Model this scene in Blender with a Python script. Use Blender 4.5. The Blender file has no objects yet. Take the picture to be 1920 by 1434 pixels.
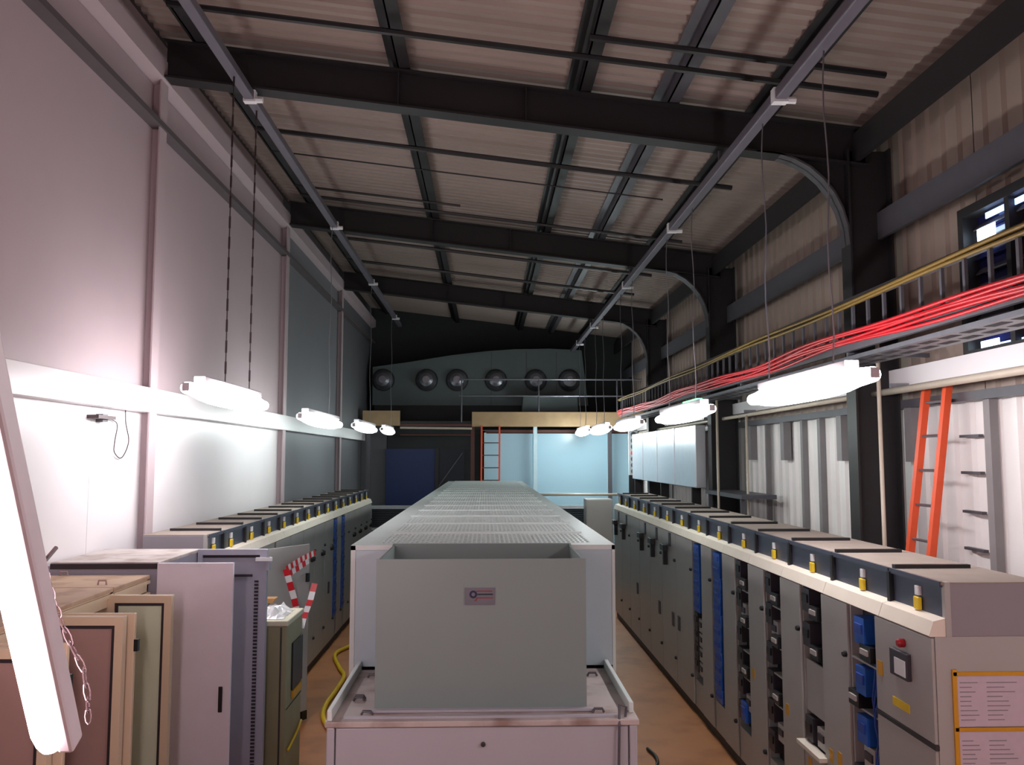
import bpy, math, random
from mathutils import Vector, Matrix
random.seed(7)
R = math.radians
sc = bpy.context.scene
col = sc.collection

# ------------------------------------------------------------------ camera
F = 1600.0
PITCH = math.atan(139 / F)
YAW = math.atan(49 * math.cos(PITCH) / F)
cam_d = bpy.data.cameras.new('camera')
cam_d.sensor_width = 36.0
cam_d.lens = 36.0 * F / 1920.0
cam_d.clip_start = 0.05
cam = bpy.data.objects.new('camera', cam_d)
cam.location = (0, 0, 3.1)
cam.rotation_euler = (R(90) + PITCH, 0, -YAW)
col.objects.link(cam)
sc.camera = cam

# ------------------------------------------------------------------ world, exposure
w = bpy.data.worlds.new('world')
sc.world = w
w.use_nodes = True
w.node_tree.nodes['Background'].inputs[0].default_value = (0.55, 0.65, 0.85, 1)
w.node_tree.nodes['Background'].inputs[1].default_value = 0.05
sc.view_settings.view_transform = 'Standard'
sc.view_settings.look = 'None'
sc.view_settings.gamma = 1.0
sc.view_settings.use_curve_mapping = False
sc.view_settings.exposure = 1.6
LAMP = 11.0            # radiance of a lit fluorescent diffuser

# ------------------------------------------------------------------ materials
def lin(c):
    c = c / 255.0
    return c / 12.92 if c <= 0.04045 else ((c + 0.055) / 1.055) ** 2.4
def rgb(t):
    return (lin(t[0]), lin(t[1]), lin(t[2]), 1)
MATS = {}
def mat(name, c, rough=0.5, metal=0.0, var=0.08, scale=6.0, bump=0.0, coat=0.0, stain=None):
    m = bpy.data.materials.new(name)
    m.use_nodes = True
    nt = m.node_tree
    b = nt.nodes['Principled BSDF']
    b.inputs['Roughness'].default_value = rough
    b.inputs['Metallic'].default_value = metal
    if coat:
        b.inputs['Coat Weight'].default_value = coat
        b.inputs['Coat Roughness'].default_value = 0.15
    tc = nt.nodes.new('ShaderNodeTexCoord')
    n = nt.nodes.new('ShaderNodeTexNoise')
    n.inputs['Scale'].default_value = scale
    n.inputs['Detail'].default_value = 6
    nt.links.new(tc.outputs['Object'], n.inputs['Vector'])
    mx = nt.nodes.new('ShaderNodeMix')
    mx.data_type = 'RGBA'
    base = rgb(c)
    dark = tuple(v * (1 - 2 * var) for v in base[:3]) + (1,)
    mx.inputs['A'].default_value = dark
    mx.inputs['B'].default_value = tuple(min(1, v * (1 + var)) for v in base[:3]) + (1,)
    nt.links.new(n.outputs['Fac'], mx.inputs['Factor'])
    out = mx.outputs['Result']
    if stain:
        n2 = nt.nodes.new('ShaderNodeTexNoise')
        n2.inputs['Scale'].default_value = stain[1]
        n2.inputs['Detail'].default_value = 8
        nt.links.new(tc.outputs['Object'], n2.inputs['Vector'])
        cr = nt.nodes.new('ShaderNodeValToRGB')
        cr.color_ramp.elements[0].position = 0.48
        cr.color_ramp.elements[1].position = 0.72
        cr.color_ramp.elements[0].color = (0, 0, 0, 1)
        cr.color_ramp.elements[1].color = (1, 1, 1, 1)
        nt.links.new(n2.outputs['Fac'], cr.inputs['Fac'])
        m2 = nt.nodes.new('ShaderNodeMix')
        m2.data_type = 'RGBA'
        nt.links.new(cr.outputs['Color'], m2.inputs['Factor'])
        nt.links.new(out, m2.inputs['A'])
        m2.inputs['B'].default_value = rgb(stain[0])
        out = m2.outputs['Result']
    nt.links.new(out, b.inputs['Base Color'])
    if bump:
        bp = nt.nodes.new('ShaderNodeBump')
        bp.inputs['Strength'].default_value = bump
        bp.inputs['Distance'].default_value = 0.02
        nt.links.new(n.outputs['Fac'], bp.inputs['Height'])
        nt.links.new(bp.outputs['Normal'], b.inputs['Normal'])
    MATS[name] = m
    return m
def emat(name, c, strength):
    m = bpy.data.materials.new(name)
    m.use_nodes = True
    nt = m.node_tree
    b = nt.nodes['Principled BSDF']
    b.inputs['Base Color'].default_value = (0.8, 0.8, 0.8, 1)
    b.inputs['Emission Color'].default_value = (c[0], c[1], c[2], 1)
    b.inputs['Emission Strength'].default_value = strength
    MATS[name] = m
    return m

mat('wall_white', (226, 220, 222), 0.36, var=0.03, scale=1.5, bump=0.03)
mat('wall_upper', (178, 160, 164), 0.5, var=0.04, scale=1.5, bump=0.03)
mat('wall_dim', (120, 120, 125), 0.5, var=0.05, scale=1.5)  # white wall beyond mid hall, its fading light put into the colour
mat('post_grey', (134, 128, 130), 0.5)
mat('wall_grey_and_dim', (92, 92, 96), 0.6, var=0.08, scale=1.5, bump=0.05)  # dims the last bay of the left wall; plain grey on the side partition
mat('wall_joint', (86, 78, 80), 0.7)
mat('clad_white', (230, 224, 222), 0.4, var=0.05, scale=2.0)
mat('clad_beige', (150, 132, 122), 0.55, var=0.1, scale=1.2)
mat('roof_sheet', (150, 134, 126), 0.5, var=0.12, scale=1.0)
mat('steel_dark', (34, 31, 33), 0.55, var=0.15)
mat('steel_grey', (92, 90, 96), 0.45, metal=0.3, var=0.1)
mat('haunch', (66, 62, 66), 0.55)
mat('galv', (150, 150, 158), 0.35, metal=0.8, var=0.12, scale=10)
mat('trunking', (104, 100, 110), 0.45, metal=0.2)
mat('floor', (182, 118, 72), 0.5, var=0.14, scale=1.2, bump=0.02, stain=((150, 92, 54), 2.0))
mat('gear_grey', (168, 164, 160), 0.38, var=0.05, scale=2.5)
mat('gear_end', (140, 132, 138), 0.42, var=0.05, scale=2.5)
mat('gear_top', (150, 136, 126), 0.7, var=0.12, scale=5)
mat('canopy_cream', (226, 214, 198), 0.5, var=0.06, scale=4)
mat('fascia_blue', (66, 70, 86), 0.35, var=0.08)
mat('plinth_dark', (50, 46, 46), 0.6)
mat('black', (22, 21, 24), 0.4, var=0.05)
mat('dark_recess', (38, 34, 40), 0.7)
mat('module_dark', (58, 52, 60), 0.45)
mat('module_grey', (176, 168, 164), 0.45)
mat('module_blue', (34, 88, 176), 0.4, var=0.12, scale=12)
mat('wire_blue', (40, 70, 150), 0.5)
mat('yellow', (226, 190, 30), 0.5)
mat('amber', (206, 148, 30), 0.5)
mat('tag_white', (222, 222, 224), 0.5)
mat('lamp_red', (150, 20, 34), 0.25)
mat('unit_grey', (178, 198, 206), 0.38, var=0.04, scale=2)
mat('unit_light', (208, 218, 216), 0.36, var=0.04, scale=2)
mat('duct_grey', (122, 136, 134), 0.45, var=0.04, scale=2)
mat('base_grey', (172, 172, 180), 0.4, var=0.05, scale=2)
mat('base_top', (188, 178, 174), 0.5, var=0.1, scale=3, stain=((140, 120, 112), 5))
mat('interior', (60, 66, 66), 0.7)
mat('plate', (110, 112, 120), 0.35, metal=0.3)
mat('logo_navy', (22, 26, 62), 0.4)
mat('logo_red', (130, 52, 60), 0.4)
mat('logo_green', (24, 44, 44), 0.4)
mat('beige', (214, 192, 164), 0.5, var=0.06, scale=3)
mat('beige_top', (196, 164, 138), 0.7, var=0.14, scale=3, stain=((150, 118, 96), 4))
mat('door_brown', (166, 134, 128), 0.5, var=0.06)
mat('door_green', (206, 214, 188), 0.45, var=0.05)
mat('seal', (46, 36, 42), 0.7)
mat('lilac_white', (228, 220, 232), 0.42, var=0.03)
mat('rack_grey', (160, 158, 172), 0.4, var=0.05)
mat('olive', (140, 134, 104), 0.5, var=0.06)
mat('olive_top', (206, 200, 176), 0.5, var=0.06)
mat('plastic_white', (232, 232, 232), 0.25, var=0.03)
mat('cardboard', (176, 132, 84), 0.8)
mat('tape_red', (206, 34, 46), 0.4)
mat('tape_white', (232, 226, 228), 0.4)
mat('cable_red', (178, 14, 28), 0.4, var=0.1)
mat('cable_yellow', (112, 86, 22), 0.5)
mat('hose_yellow', (226, 186, 20), 0.4)
mat('ladder_orange', (226, 84, 44), 0.45)
mat('blue_wall', (170, 204, 220), 0.22, var=0.03, scale=1.0)
mat('blue_frame', (190, 212, 220), 0.3)
mat('blue_dark', (18, 38, 86), 0.5, var=0.1)
mat('blue_black', (10, 16, 32), 0.5)
mat('timber', (172, 142, 106), 0.6, var=0.15, scale=4)
mat('rust', (92, 52, 44), 0.6)
mat('plenum', (92, 104, 104), 0.45, var=0.06)
mat('dark_wall', (40, 42, 44), 0.7, var=0.1)
mat('silver', (214, 216, 222), 0.28, metal=0.6, var=0.05)
mat('paper', (196, 178, 188), 0.7, var=0.04, scale=20)
mat('louvre', (54, 62, 70), 0.5)
mat('white_frame', (214, 220, 224), 0.4)
mat('fitting', (214, 204, 210), 0.4)
mat('chain', (74, 60, 62), 0.4, metal=0.6)
mat('pipe_cream', (196, 182, 166), 0.4)
mat('glass_blue', (24, 26, 66), 0.12, var=0.1, coat=0.3)
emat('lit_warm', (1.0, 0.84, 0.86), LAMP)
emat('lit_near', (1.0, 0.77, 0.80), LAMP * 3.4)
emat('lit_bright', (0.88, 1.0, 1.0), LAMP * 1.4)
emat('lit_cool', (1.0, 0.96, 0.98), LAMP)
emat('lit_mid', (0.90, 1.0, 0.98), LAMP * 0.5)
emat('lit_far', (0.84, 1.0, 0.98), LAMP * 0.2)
emat('daylight', (0.62, 0.82, 1.0), 3.0)
emat('daylight_blue', (0.25, 0.42, 0.95), 0.8)
emat('green_led', (0.1, 1.0, 0.25), 1.5)

# ------------------------------------------------------------------ mesh helpers
class MB:
    def __init__(s):
        s.v = []; s.f = []; s.mi = []; s.m = 0
    def add(s, vs, fs):
        o = len(s.v)
        s.v += [tuple(p) for p in vs]
        for f in fs:
            s.f.append(tuple(i + o for i in f)); s.mi.append(s.m)
        return s
    def box(s, x0, x1, y0, y1, z0, z1):
        vs = [(x0,y0,z0),(x1,y0,z0),(x1,y1,z0),(x0,y1,z0),(x0,y0,z1),(x1,y0,z1),(x1,y1,z1),(x0,y1,z1)]
        return s.add(vs, [(0,3,2,1),(4,5,6,7),(0,1,5,4),(1,2,6,5),(2,3,7,6),(3,0,4,7)])
    def prism(s, poly, axis, a, b):
        """extrude a 2D polygon along an axis ('x': poly=(y,z); 'y': poly=(x,z); 'z': poly=(x,y))"""
        n = len(poly)
        def p3(p, t):
            return {'x': (t, p[0], p[1]), 'y': (p[0], t, p[1]), 'z': (p[0], p[1], t)}[axis]
        vs = [p3(p, a) for p in poly] + [p3(p, b) for p in poly]
        fs = [tuple(range(n)), tuple(range(2*n-1, n-1, -1))]
        fs += [(i, i+n, (i+1) % n + n, (i+1) % n) for i in range(n)]
        return s.add(vs, fs)
    def tube(s, pts, r, n=8, cap=True):
        pts = [Vector(p) for p in pts]
        rs = r if isinstance(r, (list, tuple)) else [r] * len(pts)
        rings = []
        t0 = (pts[1] - pts[0]).normalized()
        u = t0.orthogonal().normalized()
        for i, p in enumerate(pts):
            if i == 0: t = pts[1] - pts[0]
            elif i == len(pts) - 1: t = pts[-1] - pts[-2]
            else: t = pts[i+1] - pts[i-1]
            t.normalize()
            u = (u - t * u.dot(t)).normalized()
            v = t.cross(u)
            rings.append([p + (u * math.cos(2*math.pi*k/n) + v * math.sin(2*math.pi*k/n)) * rs[i] for k in range(n)])
        vs = [q for rg in rings for q in rg]
        fs = []
        for i in range(len(pts) - 1):
            for k in range(n):
                k2 = (k + 1) % n
                fs.append((i*n+k, i*n+k2, (i+1)*n+k2, (i+1)*n+k))
        if cap:
            fs.append(tuple(range(n-1, -1, -1)))
            fs.append(tuple((len(pts)-1)*n + k for k in range(n)))
        return s.add(vs, fs)
    def lathe(s, prof, centre, axis='z', n=20):
        """prof: list of (r, h)"""
        c = Vector(centre)
        vs = []
        for r, h in prof:
            for k in range(n):
                a = 2 * math.pi * k / n
                d = {'z': (r*math.cos(a), r*math.sin(a), h), 'y': (r*math.cos(a), h, r*math.sin(a)), 'x': (h, r*math.cos(a), r*math.sin(a))}[axis]
                vs.append(c + Vector(d))
        fs = []
        for i in range(len(prof) - 1):
            for k in range(n):
                k2 = (k + 1) % n
                fs.append((i*n+k, i*n+k2, (i+1)*n+k2, (i+1)*n+k))
        fs.append(tuple(range(n-1, -1, -1)))
        fs.append(tuple((len(prof)-1)*n + k for k in range(n)))
        return s.add(vs, fs)
    def slot(s, i):
        s.m = i; return s
    def build(s, name, m, parent=None, loc=None, bevel=0.0, smooth=False):
        me = bpy.data.meshes.new(name)
        me.from_pydata(s.v, [], s.f)
        ms = m if isinstance(m, (list, tuple)) else [m]
        for q in ms: me.materials.append(MATS[q])
        me.polygons.foreach_set('material_index', s.mi)
        if smooth:
            me.polygons.foreach_set('use_smooth', [True] * len(me.polygons))
        me.update()
        import bmesh
        bm = bmesh.new(); bm.from_mesh(me)
        bmesh.ops.recalc_face_normals(bm, faces=bm.faces)
        bm.to_mesh(me); bm.free()
        o = bpy.data.objects.new(name, me)
        col.objects.link(o)
        if parent is not None: o.parent = parent
        if loc is not None: o.location = loc
        if bevel:
            b = o.modifiers.new('bevel', 'BEVEL')
            b.width = bevel; b.segments = 2; b.limit_method = 'ANGLE'
        return o
def B(*a):
    return MB().box(*a)
def tag(o, label=None, cat=None, group=None, kind=None):
    if label: o['label'] = label
    if cat: o['category'] = cat
    if group: o['group'] = group
    if kind: o['kind'] = kind
    return o
def empty(name, loc, label, cat, group=None, rz=0.0):
    o = bpy.data.objects.new(name, None)
    o.empty_display_size = 0.2
    o.location = loc; o.rotation_euler = (0, 0, rz)
    col.objects.link(o)
    return tag(o, label, cat, group)
def inst(src, parent, loc, rot=None):
    c = src.copy()
    col.objects.link(c)
    c.parent = parent; c.location = loc
    if rot: c.rotation_euler = rot
    return c
ORD = ['first','second','third','fourth','fifth','sixth','seventh','eighth','ninth','tenth','eleventh','twelfth','thirteenth','fourteenth','fifteenth','sixteenth','seventeenth','eighteenth']

# ------------------------------------------------------------------ room shell
XL, XR, YN, YF = -3.38, 4.25, -1.2, 25.0
def roof_z(x): return 7.5 - 0.118 * (x + 3.3)
def raf_b(x): return 6.92 - 0.118 * (x + 3.3)

o = B(XL-0.3, XR+0.3, YN-0.3, YF+0.3, -0.2, 0.0).build('floor', 'floor'); tag(o, 'brown concrete floor of the aisles between the cabinets', kind='structure')

# corrugated roof: ribs run across the hall, real trapezoid profile, closed slab
def roof():
    prof = []
    y = YN - 0.3
    p = 0.16
    while y < YF + 0.3:
        prof += [(y, 0.0), (y + 0.06, 0.0), (y + 0.085, -0.035), (y + 0.135, -0.035)]
        y += p
    vs = []; fs = []
    xs = (XL - 0.3, XR + 0.3)
    for x in xs:
        for (yy, dz) in prof: vs.append((x, yy, roof_z(x) + dz))
    n = len(prof)
    for i in range(n - 1): fs.append((i, i+1, n+i+1, n+i))
    k = len(vs)
    for x in xs:
        vs += [(x, prof[0][0], roof_z(x) + 0.12), (x, prof[-1][0], roof_z(x) + 0.12)]
    fs.append((k, k+2, k+3, k+1))
    m = MB(); m.add(vs, fs)
    return m.build('ceiling', 'roof_sheet')
tag(roof(), 'ribbed metal roof sheeting sloping down to the right', kind='structure')

# left wall: backing with separate liner panels
wl = B(XL-0.25, XL-0.03, YN-0.3, YF+0.3, 0.0, 7.55).build('wall_left', 'wall_joint'); tag(wl, 'tall white panelled wall on the left', kind='structure')
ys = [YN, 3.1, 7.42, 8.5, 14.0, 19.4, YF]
for i in range(len(ys) - 1):
    g = 0.006 if i not in (1, 2) else 0.003
    for z0, z1 in ((0.0, 3.54), (3.75, 6.42), (6.45, 7.4)):
        if i == 2 and z0 > 3: continue
        ye = ys[i+1] if not (i == 1 and z0 > 3) else ys[i+2]
        B(XL-0.03, XL, ys[i]+g, ye-g, z0, z1).build('wall_panel', ('wall_grey_and_dim' if i == 5 else 'wall_dim' if i == 4 else 'wall_upper' if z0 > 3 else 'wall_white'), wl)  # last two bays painted darker to carry the light falloff
for i, y in enumerate((3.1, 8.5, 14.0, 19.4)):
    m = MB()
    m.box(XL+0.001, XL+0.09, y-0.012, y+0.012, 0, 6.95).box(XL+0.09, XL+0.105, y-0.09, y+0.09, 0, 6.95)
    m.build('wall_post', 'wall_upper', wl)
t = B(XL+0.002, XL+0.115, YN, YF, 3.53, 3.77).build('trim_1', 'wall_white', bevel=0.006); tag(t, 'white horizontal rail along the left wall', kind='structure')
t = MB().prism([(XL+0.002, 6.86), (XL+0.13, 6.9), (XL+0.13, 7.1), (XL+0.002, 7.14)], 'y', YN, YF).build('trim_2', 'wall_upper'); tag(t, 'white eaves strip high on the left wall', kind='structure')
t = B(XL+0.002, XL+0.125, YN, YF, 6.40, 6.46).build('trim_3', 'wall_joint'); tag(t, 'dark horizontal strip high on the left wall', kind='structure')

# right wall: profiled cladding, lower white and upper beige
def cladding(x, y0, y1, z0, z1, pitch=0.3, d=0.035):
    prof = []
    y = y0
    while y < y1 - 0.01:
        a = [(0, 0), (0.62, 0), (0.70, -d), (0.92, -d)]
        for t, dx in a:
            if y + t * pitch < y1: prof.append((y + t * pitch, dx))
        y += pitch
    prof.append((y1, 0))
    poly = [(x + dx, yy) for yy, dx in prof] + [(x + 0.1, y1), (x + 0.1, y0)]
    n = len(prof)
    m = MB()
    vs = [(x+dx, yy, z0) for yy, dx in prof] + [(x+dx, yy, z1) for yy, dx in prof]
    m.add(vs, [(i, i+1, n+i+1, n+i) for i in range(n-1)])
    return m
wr = B(XR+0.08, XR+0.3, YN-0.3, YF+0.3, 0.0, 6.9).build('wall_right', 'clad_beige'); tag(wr, 'metal clad wall on the right, white below and beige above', kind='structure')
edges = [YN, 3.0, 5.72, 7.2, 8.5, 9.6, 10.7, 11.75, 12.85, 14.0, 16.7, 19.4, YF]
for i in range(len(edges) - 1):
    y0, y1 = edges[i] + 0.006, edges[i+1] - 0.006
    cladding(XR+0.05, y0, y1, 0.0, 3.64, 0.27).build('cladding_panel', 'clad_white', wr)
    if i in (2,):        # window opening between z 3.95 and 5.25
        cladding(XR+0.05, y0, y1, 3.64, 3.93, 0.27).build('cladding_panel', 'clad_beige', wr)
        cladding(XR+0.05, y0, y1, 5.24, 6.75, 0.27).build('cladding_panel', 'clad_beige', wr)
    else:
        cladding(XR+0.05, y0, y1, 3.64, 6.75, 0.27).build('cladding_panel', 'clad_beige', wr)
for y, wdt in ((7.02, 0.09), (10.65, 0.09), (11.24, 0.08), (12.7, 0.05)):
    B(XR-0.06, XR+0.012, y-wdt/2, y+wdt/2, 0.0, 3.6).build('wall_post', 'post_grey', wr)
for y in (9.96, 11.9, 13.4, 8.3):
    B(XR-0.09, XR+0.012, y-0.07, y+0.07, 3.05, 3.6).build('bracket_and_rung_shadow', 'post_grey', wr)
for z in (3.28, 2.96, 2.62, 2.3):
    B(XR-0.03, XR+0.012, 7.2, 7.5, z-0.012, z+0.012).build('bracket_and_rung_shadow', 'steel_grey', wr)  # thin bars drawn in place of the ladder rungs' cast shadows
t = MB().box(4.08, 4.28, YN, YF, 3.79, 3.965).build('trim_4', 'wall_white'); tag(t, 'pale horizontal rail on the right wall below the cable trays', kind='structure')
t = MB().box(4.14, 4.28, YN, YF, 3.58, 3.66).build('trim_5', 'steel_grey'); tag(t, 'grey ledge above the white cladding of the right wall', kind='structure')
t = MB().box(4.02, 4.28, YN, YF, 5.50, 5.60).box(4.02, 4.06, YN, YF, 5.32, 5.50).build('trim_6', 'steel_grey'); tag(t, 'grey steel wall rail high on the right wall', kind='structure')
t = MB().box(3.78, 4.0, YN, YF, 6.26, 6.42).box(3.78, 3.83, YN, YF, 6.12, 6.26).build('trim_7', 'steel_dark'); tag(t, 'dark eaves beam where roof meets the right wall', kind='structure')

# window in the right wall
wn = MB()
wn.box(4.12, 4.3, 5.72, 5.80, 3.93, 5.24).box(4.12, 4.3, 7.12, 7.2, 3.93, 5.24).box(4.12, 4.3, 5.80, 7.12, 5.16, 5.24).box(4.12, 4.3, 5.80, 7.12, 3.93, 4.0).box(4.14, 4.26, 6.5, 6.56, 4.0, 5.16)
wn = wn.build('window_1', 'steel_dark'); tag(wn, 'dark framed blue window high in the right wall', kind='structure')
for k in range(9):
    z = 4.0 + k * 0.129
    mname = 'glass_blue'
    B(4.255, 4.27, 5.80, 7.12, z+0.004, z+0.125).build('pane', mname, wn)
    a = MB(); a.add([(4.2, 5.82, z+0.01), (4.2, 7.1, z+0.01), (4.25, 7.1, z+0.06), (4.25, 5.82, z+0.06), (4.205, 5.82, z+0.002), (4.205, 7.1, z+0.002), (4.255, 7.1, z+0.052), (4.255, 5.82, z+0.052)], [(0,1,2,3),(4,5,6,7),(0,1,5,4),(2,3,7,6),(0,3,7,4),(1,2,6,5)])
    a.build('louvre_blade', 'steel_grey' if k % 3 else 'glass_blue', wn)
B(4.19, 4.2, 6.78, 7.03, 4.93, 5.03).build('daylight_gap', 'daylight', wn)
B(4.19, 4.2, 6.82, 7.04, 4.845, 4.855).build('daylight_gap', 'daylight', wn)
B(4.19, 4.2, 5.82, 6.9, 5.09, 5.14).build('daylight_gap', 'daylight_blue', wn)
B(4.19, 4.2, 6.80, 7.05, 4.0, 4.07).build('daylight_gap', 'daylight', wn)
B(4.19, 4.2, 5.82, 6.78, 4.01, 4.03).build('daylight_gap', 'daylight_blue', wn)

# end walls
o = B(XL-0.3, XR+0.3, YF, YF+0.25, 0.0, 7.6).build('wall_back', 'dark_wall'); tag(o, 'dark end wall at the far end of the hall', kind='structure')
o = B(XL-0.3, XR+0.3, YN-0.25, YN, 0.0, 7.6).build('wall_front', 'wall_white'); tag(o, 'wall behind the viewpoint', kind='structure')

# ------------------------------------------------------------------ steel portal frames
def portal(y, label):
    e = empty('portal_frame', (3.9, y, 0), label, 'steel frame', 'dark steel portal frames')
    L = lambda m: m
    ox, oy = 3.9, y
    x0, x1 = XL + 0.12, 3.92
    def slope_box(dz0, dz1, hw):
        m = MB()
        vs = []
        for x in (x0, x1):
            for yy in (-hw, hw):
                for dz in (dz0, dz1):
                    vs.append((x - ox, yy, raf_b(x) + dz))
        m.add(vs, [(0,1,3,2),(4,5,7,6),(0,1,5,4),(2,3,7,6),(0,2,6,4),(1,3,7,5)])
        return m
    slope_box(0.02, 0.38, 0.012).build('rafter_web', 'steel_dark', e)
    slope_box(0.0, 0.022, 0.1).build('rafter_flange', 'steel_dark', e)
    slope_box(0.38, 0.40, 0.1).build('rafter_flange', 'steel_dark', e)
    B(3.69-ox, 3.71-ox, -0.11, 0.11, 0, 6.25).build('column_flange', 'steel_dark', e)
    B(4.12-ox, 4.14-ox, -0.11, 0.11, 0, 6.25).build('column_flange', 'steel_dark', e)
    B(3.71-ox, 4.12-ox, -0.012, 0.012, 0, 6.25).build('column_web', 'steel_dark', e)
    # curved haunch
    pts = []
    for i in range(9):
        a = i / 8
        x = 2.75 + (3.69 - 2.75) * math.sin(a * math.pi / 2) ** 0.9
        z = raf_b(2.75) - (raf_b(2.75) - 5.25) * (1 - math.cos(a * math.pi / 2)) 
        pts.append((x - ox, z))
    poly = pts + [(3.69 - ox, raf_b(3.69) + 0.02), (2.75 - ox, raf_b(2.75) + 0.02)]
    MB().prism(poly, 'y', -0.012, 0.012).build('haunch_web', 'steel_dark', e)
    m = MB()
    for i in range(8):
        (xa, za), (xb, zb) = pts[i], pts[i+1]
        m.add([(xa,-0.1,za),(xa,0.1,za),(xb,0.1,zb),(xb,-0.1,zb),(xa+0.015,-0.1,za+0.015),(xa+0.015,0.1,za+0.015),(xb+0.015,0.1,zb+0.015),(xb+0.015,-0.1,zb+0.015)],
              [(0,1,2,3),(4,5,6,7),(0,1,5,4),(2,3,7,6),(0,3,7,4),(1,2,6,5)])
    m.build('haunch_flange', 'haunch', e)
    for x in (0.4, -0.9):
        B(x-0.006-ox, x+0.006-ox, -0.095, 0.095, raf_b(x)+0.02, raf_b(x)+0.38).build('stiffener', 'steel_dark', e)
    return e
portal(8.5, 'nearest dark steel roof beam and column spanning the hall')
portal(14.0, 'second dark steel roof beam and column, in mid hall')
portal(19.4, 'farthest dark steel roof beam and column, near the end wall')

# purlins
for x, lab in ((-2.95, 'dark roof purlin closest to the left wall'), (-0.9, 'dark roof purlin left of the roof centre'), (0.95, 'dark roof purlin just right of the roof centre'), (1.86, 'slim roof purlin third from the right wall'), (2.85, 'dark roof purlin running above the right lighting trunking')):
    zt = roof_z(x) - 0.04
    zb = raf_b(x) + 0.405
    m = MB().box(x-0.008, x+0.008, YN, YF, zb, zt).box(x-0.008, x+0.12, YN, YF, zb, zb+0.01).box(x-0.12, x+0.008, YN, YF, zt-0.01, zt)
    if x != 1.86: m.box(x-0.06, x, YN, YF, zb+0.05, zb+0.06)
    tag(m.build('roof_purlin', 'steel_dark' if x != 1.86 else 'steel_grey'), lab, 'purlin', 'roof purlins')

# thin conduits and rods across the roof
def roof_rod(y, x0, x1, r, lab, off=0.06):
    pts = [(x, y, roof_z(x) - 0.04 - off - r) for x in (x0, x1)]
    m = MB().tube(pts, r, 6)
    tag(m.build('roof_conduit', 'black'), lab, 'conduit', 'dark conduits under the roof')
roof_rod(7.5, -2.9, 3.6, 0.03, 'dark conduit under the roof in front of the nearest beam', 0.19)
roof_rod(7.13, 0.9, 3.5, 0.03, 'short dark conduit nearest the viewer, right half of roof', 0.19)
roof_rod(10.45, -2.9, 3.1, 0.03, 'dark conduit under the roof just beyond the nearest beam', 0.19)
roof_rod(11.3, -2.9, 2.4, 0.01, 'thin wire under the roof between the two nearer beams', 0.19)
roof_rod(12.75, -2.9, -0.4, 0.018, 'short dark conduit at upper left before the second beam', 0.19)
roof_rod(13.2, -2.9, 3.1, 0.024, 'dark conduit under the roof right before the second beam', 0.19)
roof_rod(15.7, -2.9, 3.1, 0.03, 'dark conduit under the roof just beyond the second beam', 0.19)
roof_rod(17.6, -2.9, 3.1, 0.03, 'dark conduit under the roof before the farthest beam', 0.19)

# ------------------------------------------------------------------ lighting trunking and fittings
def trunking(x, z, fixes, lab):
    e = empty('lighting_trunking', (x, YN, z), lab, 'trunking', 'lighting trunking under the roof')
    B(-0.05, 0.05, 0, 23.6 - YN, -0.045, 0.045).build('trunking_channel', 'trunking', e, bevel=0.01)
    c0 = None
    for y in fixes:
        if c0 is None:
            m = MB().tube([(-0.02, 0, -0.04), (0.13, 0, -0.04)], 0.03, 8).box(-0.06, 0.06, -0.04, 0.04, -0.065, 0.055)
            c0 = m.build('cable_clamp', 'tag_white', e, (0, y - YN, 0))
        else: inst(c0, e, (0, y - YN, 0))
    # drop rods to the rafters
    for y in (8.5, 14.0, 19.4):
        top = raf_b(x) - z
        B(-0.012, 0.012, -0.012, 0.012, 0.04, max(0.05, top - 0.004)).build('hanger_rod', 'steel_grey', e, (0, y - YN, 0))
    return e
LF = (8.45, 13.3, 17.7, 22.2)
RF = (6.7, 10.76, 14.45, 19.0, 21.95)
trunking(-2.4, 6.74, LF, 'grey lighting trunking high along the left side of the roof')
trunking(2.4, 6.05, RF, 'grey lighting trunking high along the right side of the roof')

def diffuser_mesh(L, rw, rh, n=14, seg=12):
    m = MB(); vs = []; fs = []
    for i in range(seg + 1):
        t = -1 + 2 * i / seg
        k = max(0.30, (1 - abs(t) ** 3.0)) ** 0.6
        for j in range(n):
            a = 2 * math.pi * j / n
            vs.append((rw * k * math.cos(a), t * L / 2, rh * k * math.sin(a)))
    for i in range(seg):
        for j in range(n):
            j2 = (j + 1) % n
            fs.append((i*n+j, i*n+j2, (i+1)*n+j2, (i+1)*n+j))
    fs.append(tuple(range(n))); fs.append(tuple(seg*n + j for j in range(n)))
    m.add(vs, fs)
    return m
def fitting(x, y, z, ztop, L, lit, lab, wires=(-0.5, 0.5), chain=False):
    e = empty('fluorescent_light', (x, y, z), lab, 'light fitting', 'hanging fluorescent fittings')
    B(-0.05, 0.05, -L/2+0.3, L/2-0.3, 0.06, 0.115).build('housing', 'fitting', e, bevel=0.008)
    diffuser_mesh(L, 0.105, 0.10).build('diffuser', lit, e, (0, 0, -0.01), smooth=True)
    for s in (-1, 1):
        B(-0.028, 0.028, s*L/2-0.03, s*L/2+0.02, -0.035, 0.03).build('end_cap', 'fitting', e)
    for wy in wires:
        h = ztop - z
        if chain:
            m = MB(); n = int(h / 0.1)
            for k in range(n):
                zz = 0.11 + k * (h - 0.11) / n
                d = (h - 0.11) / n
                if k % 2: m.box(-0.009, 0.009, wy-0.003, wy+0.003, zz-0.008, zz+d+0.008)
                else: m.box(-0.003, 0.003, wy-0.009, wy+0.009, zz-0.008, zz+d+0.008)
            m.build('hanging_chain', 'chain', e)
        else:
            pts = [(0.012*math.sin(k*1.3), wy, 0.11 + (h-0.13)*k/10) for k in range(11)]
            MB().tube(pts, 0.006, 5).build('suspension_wire', 'galv', e)
    return e
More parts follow.
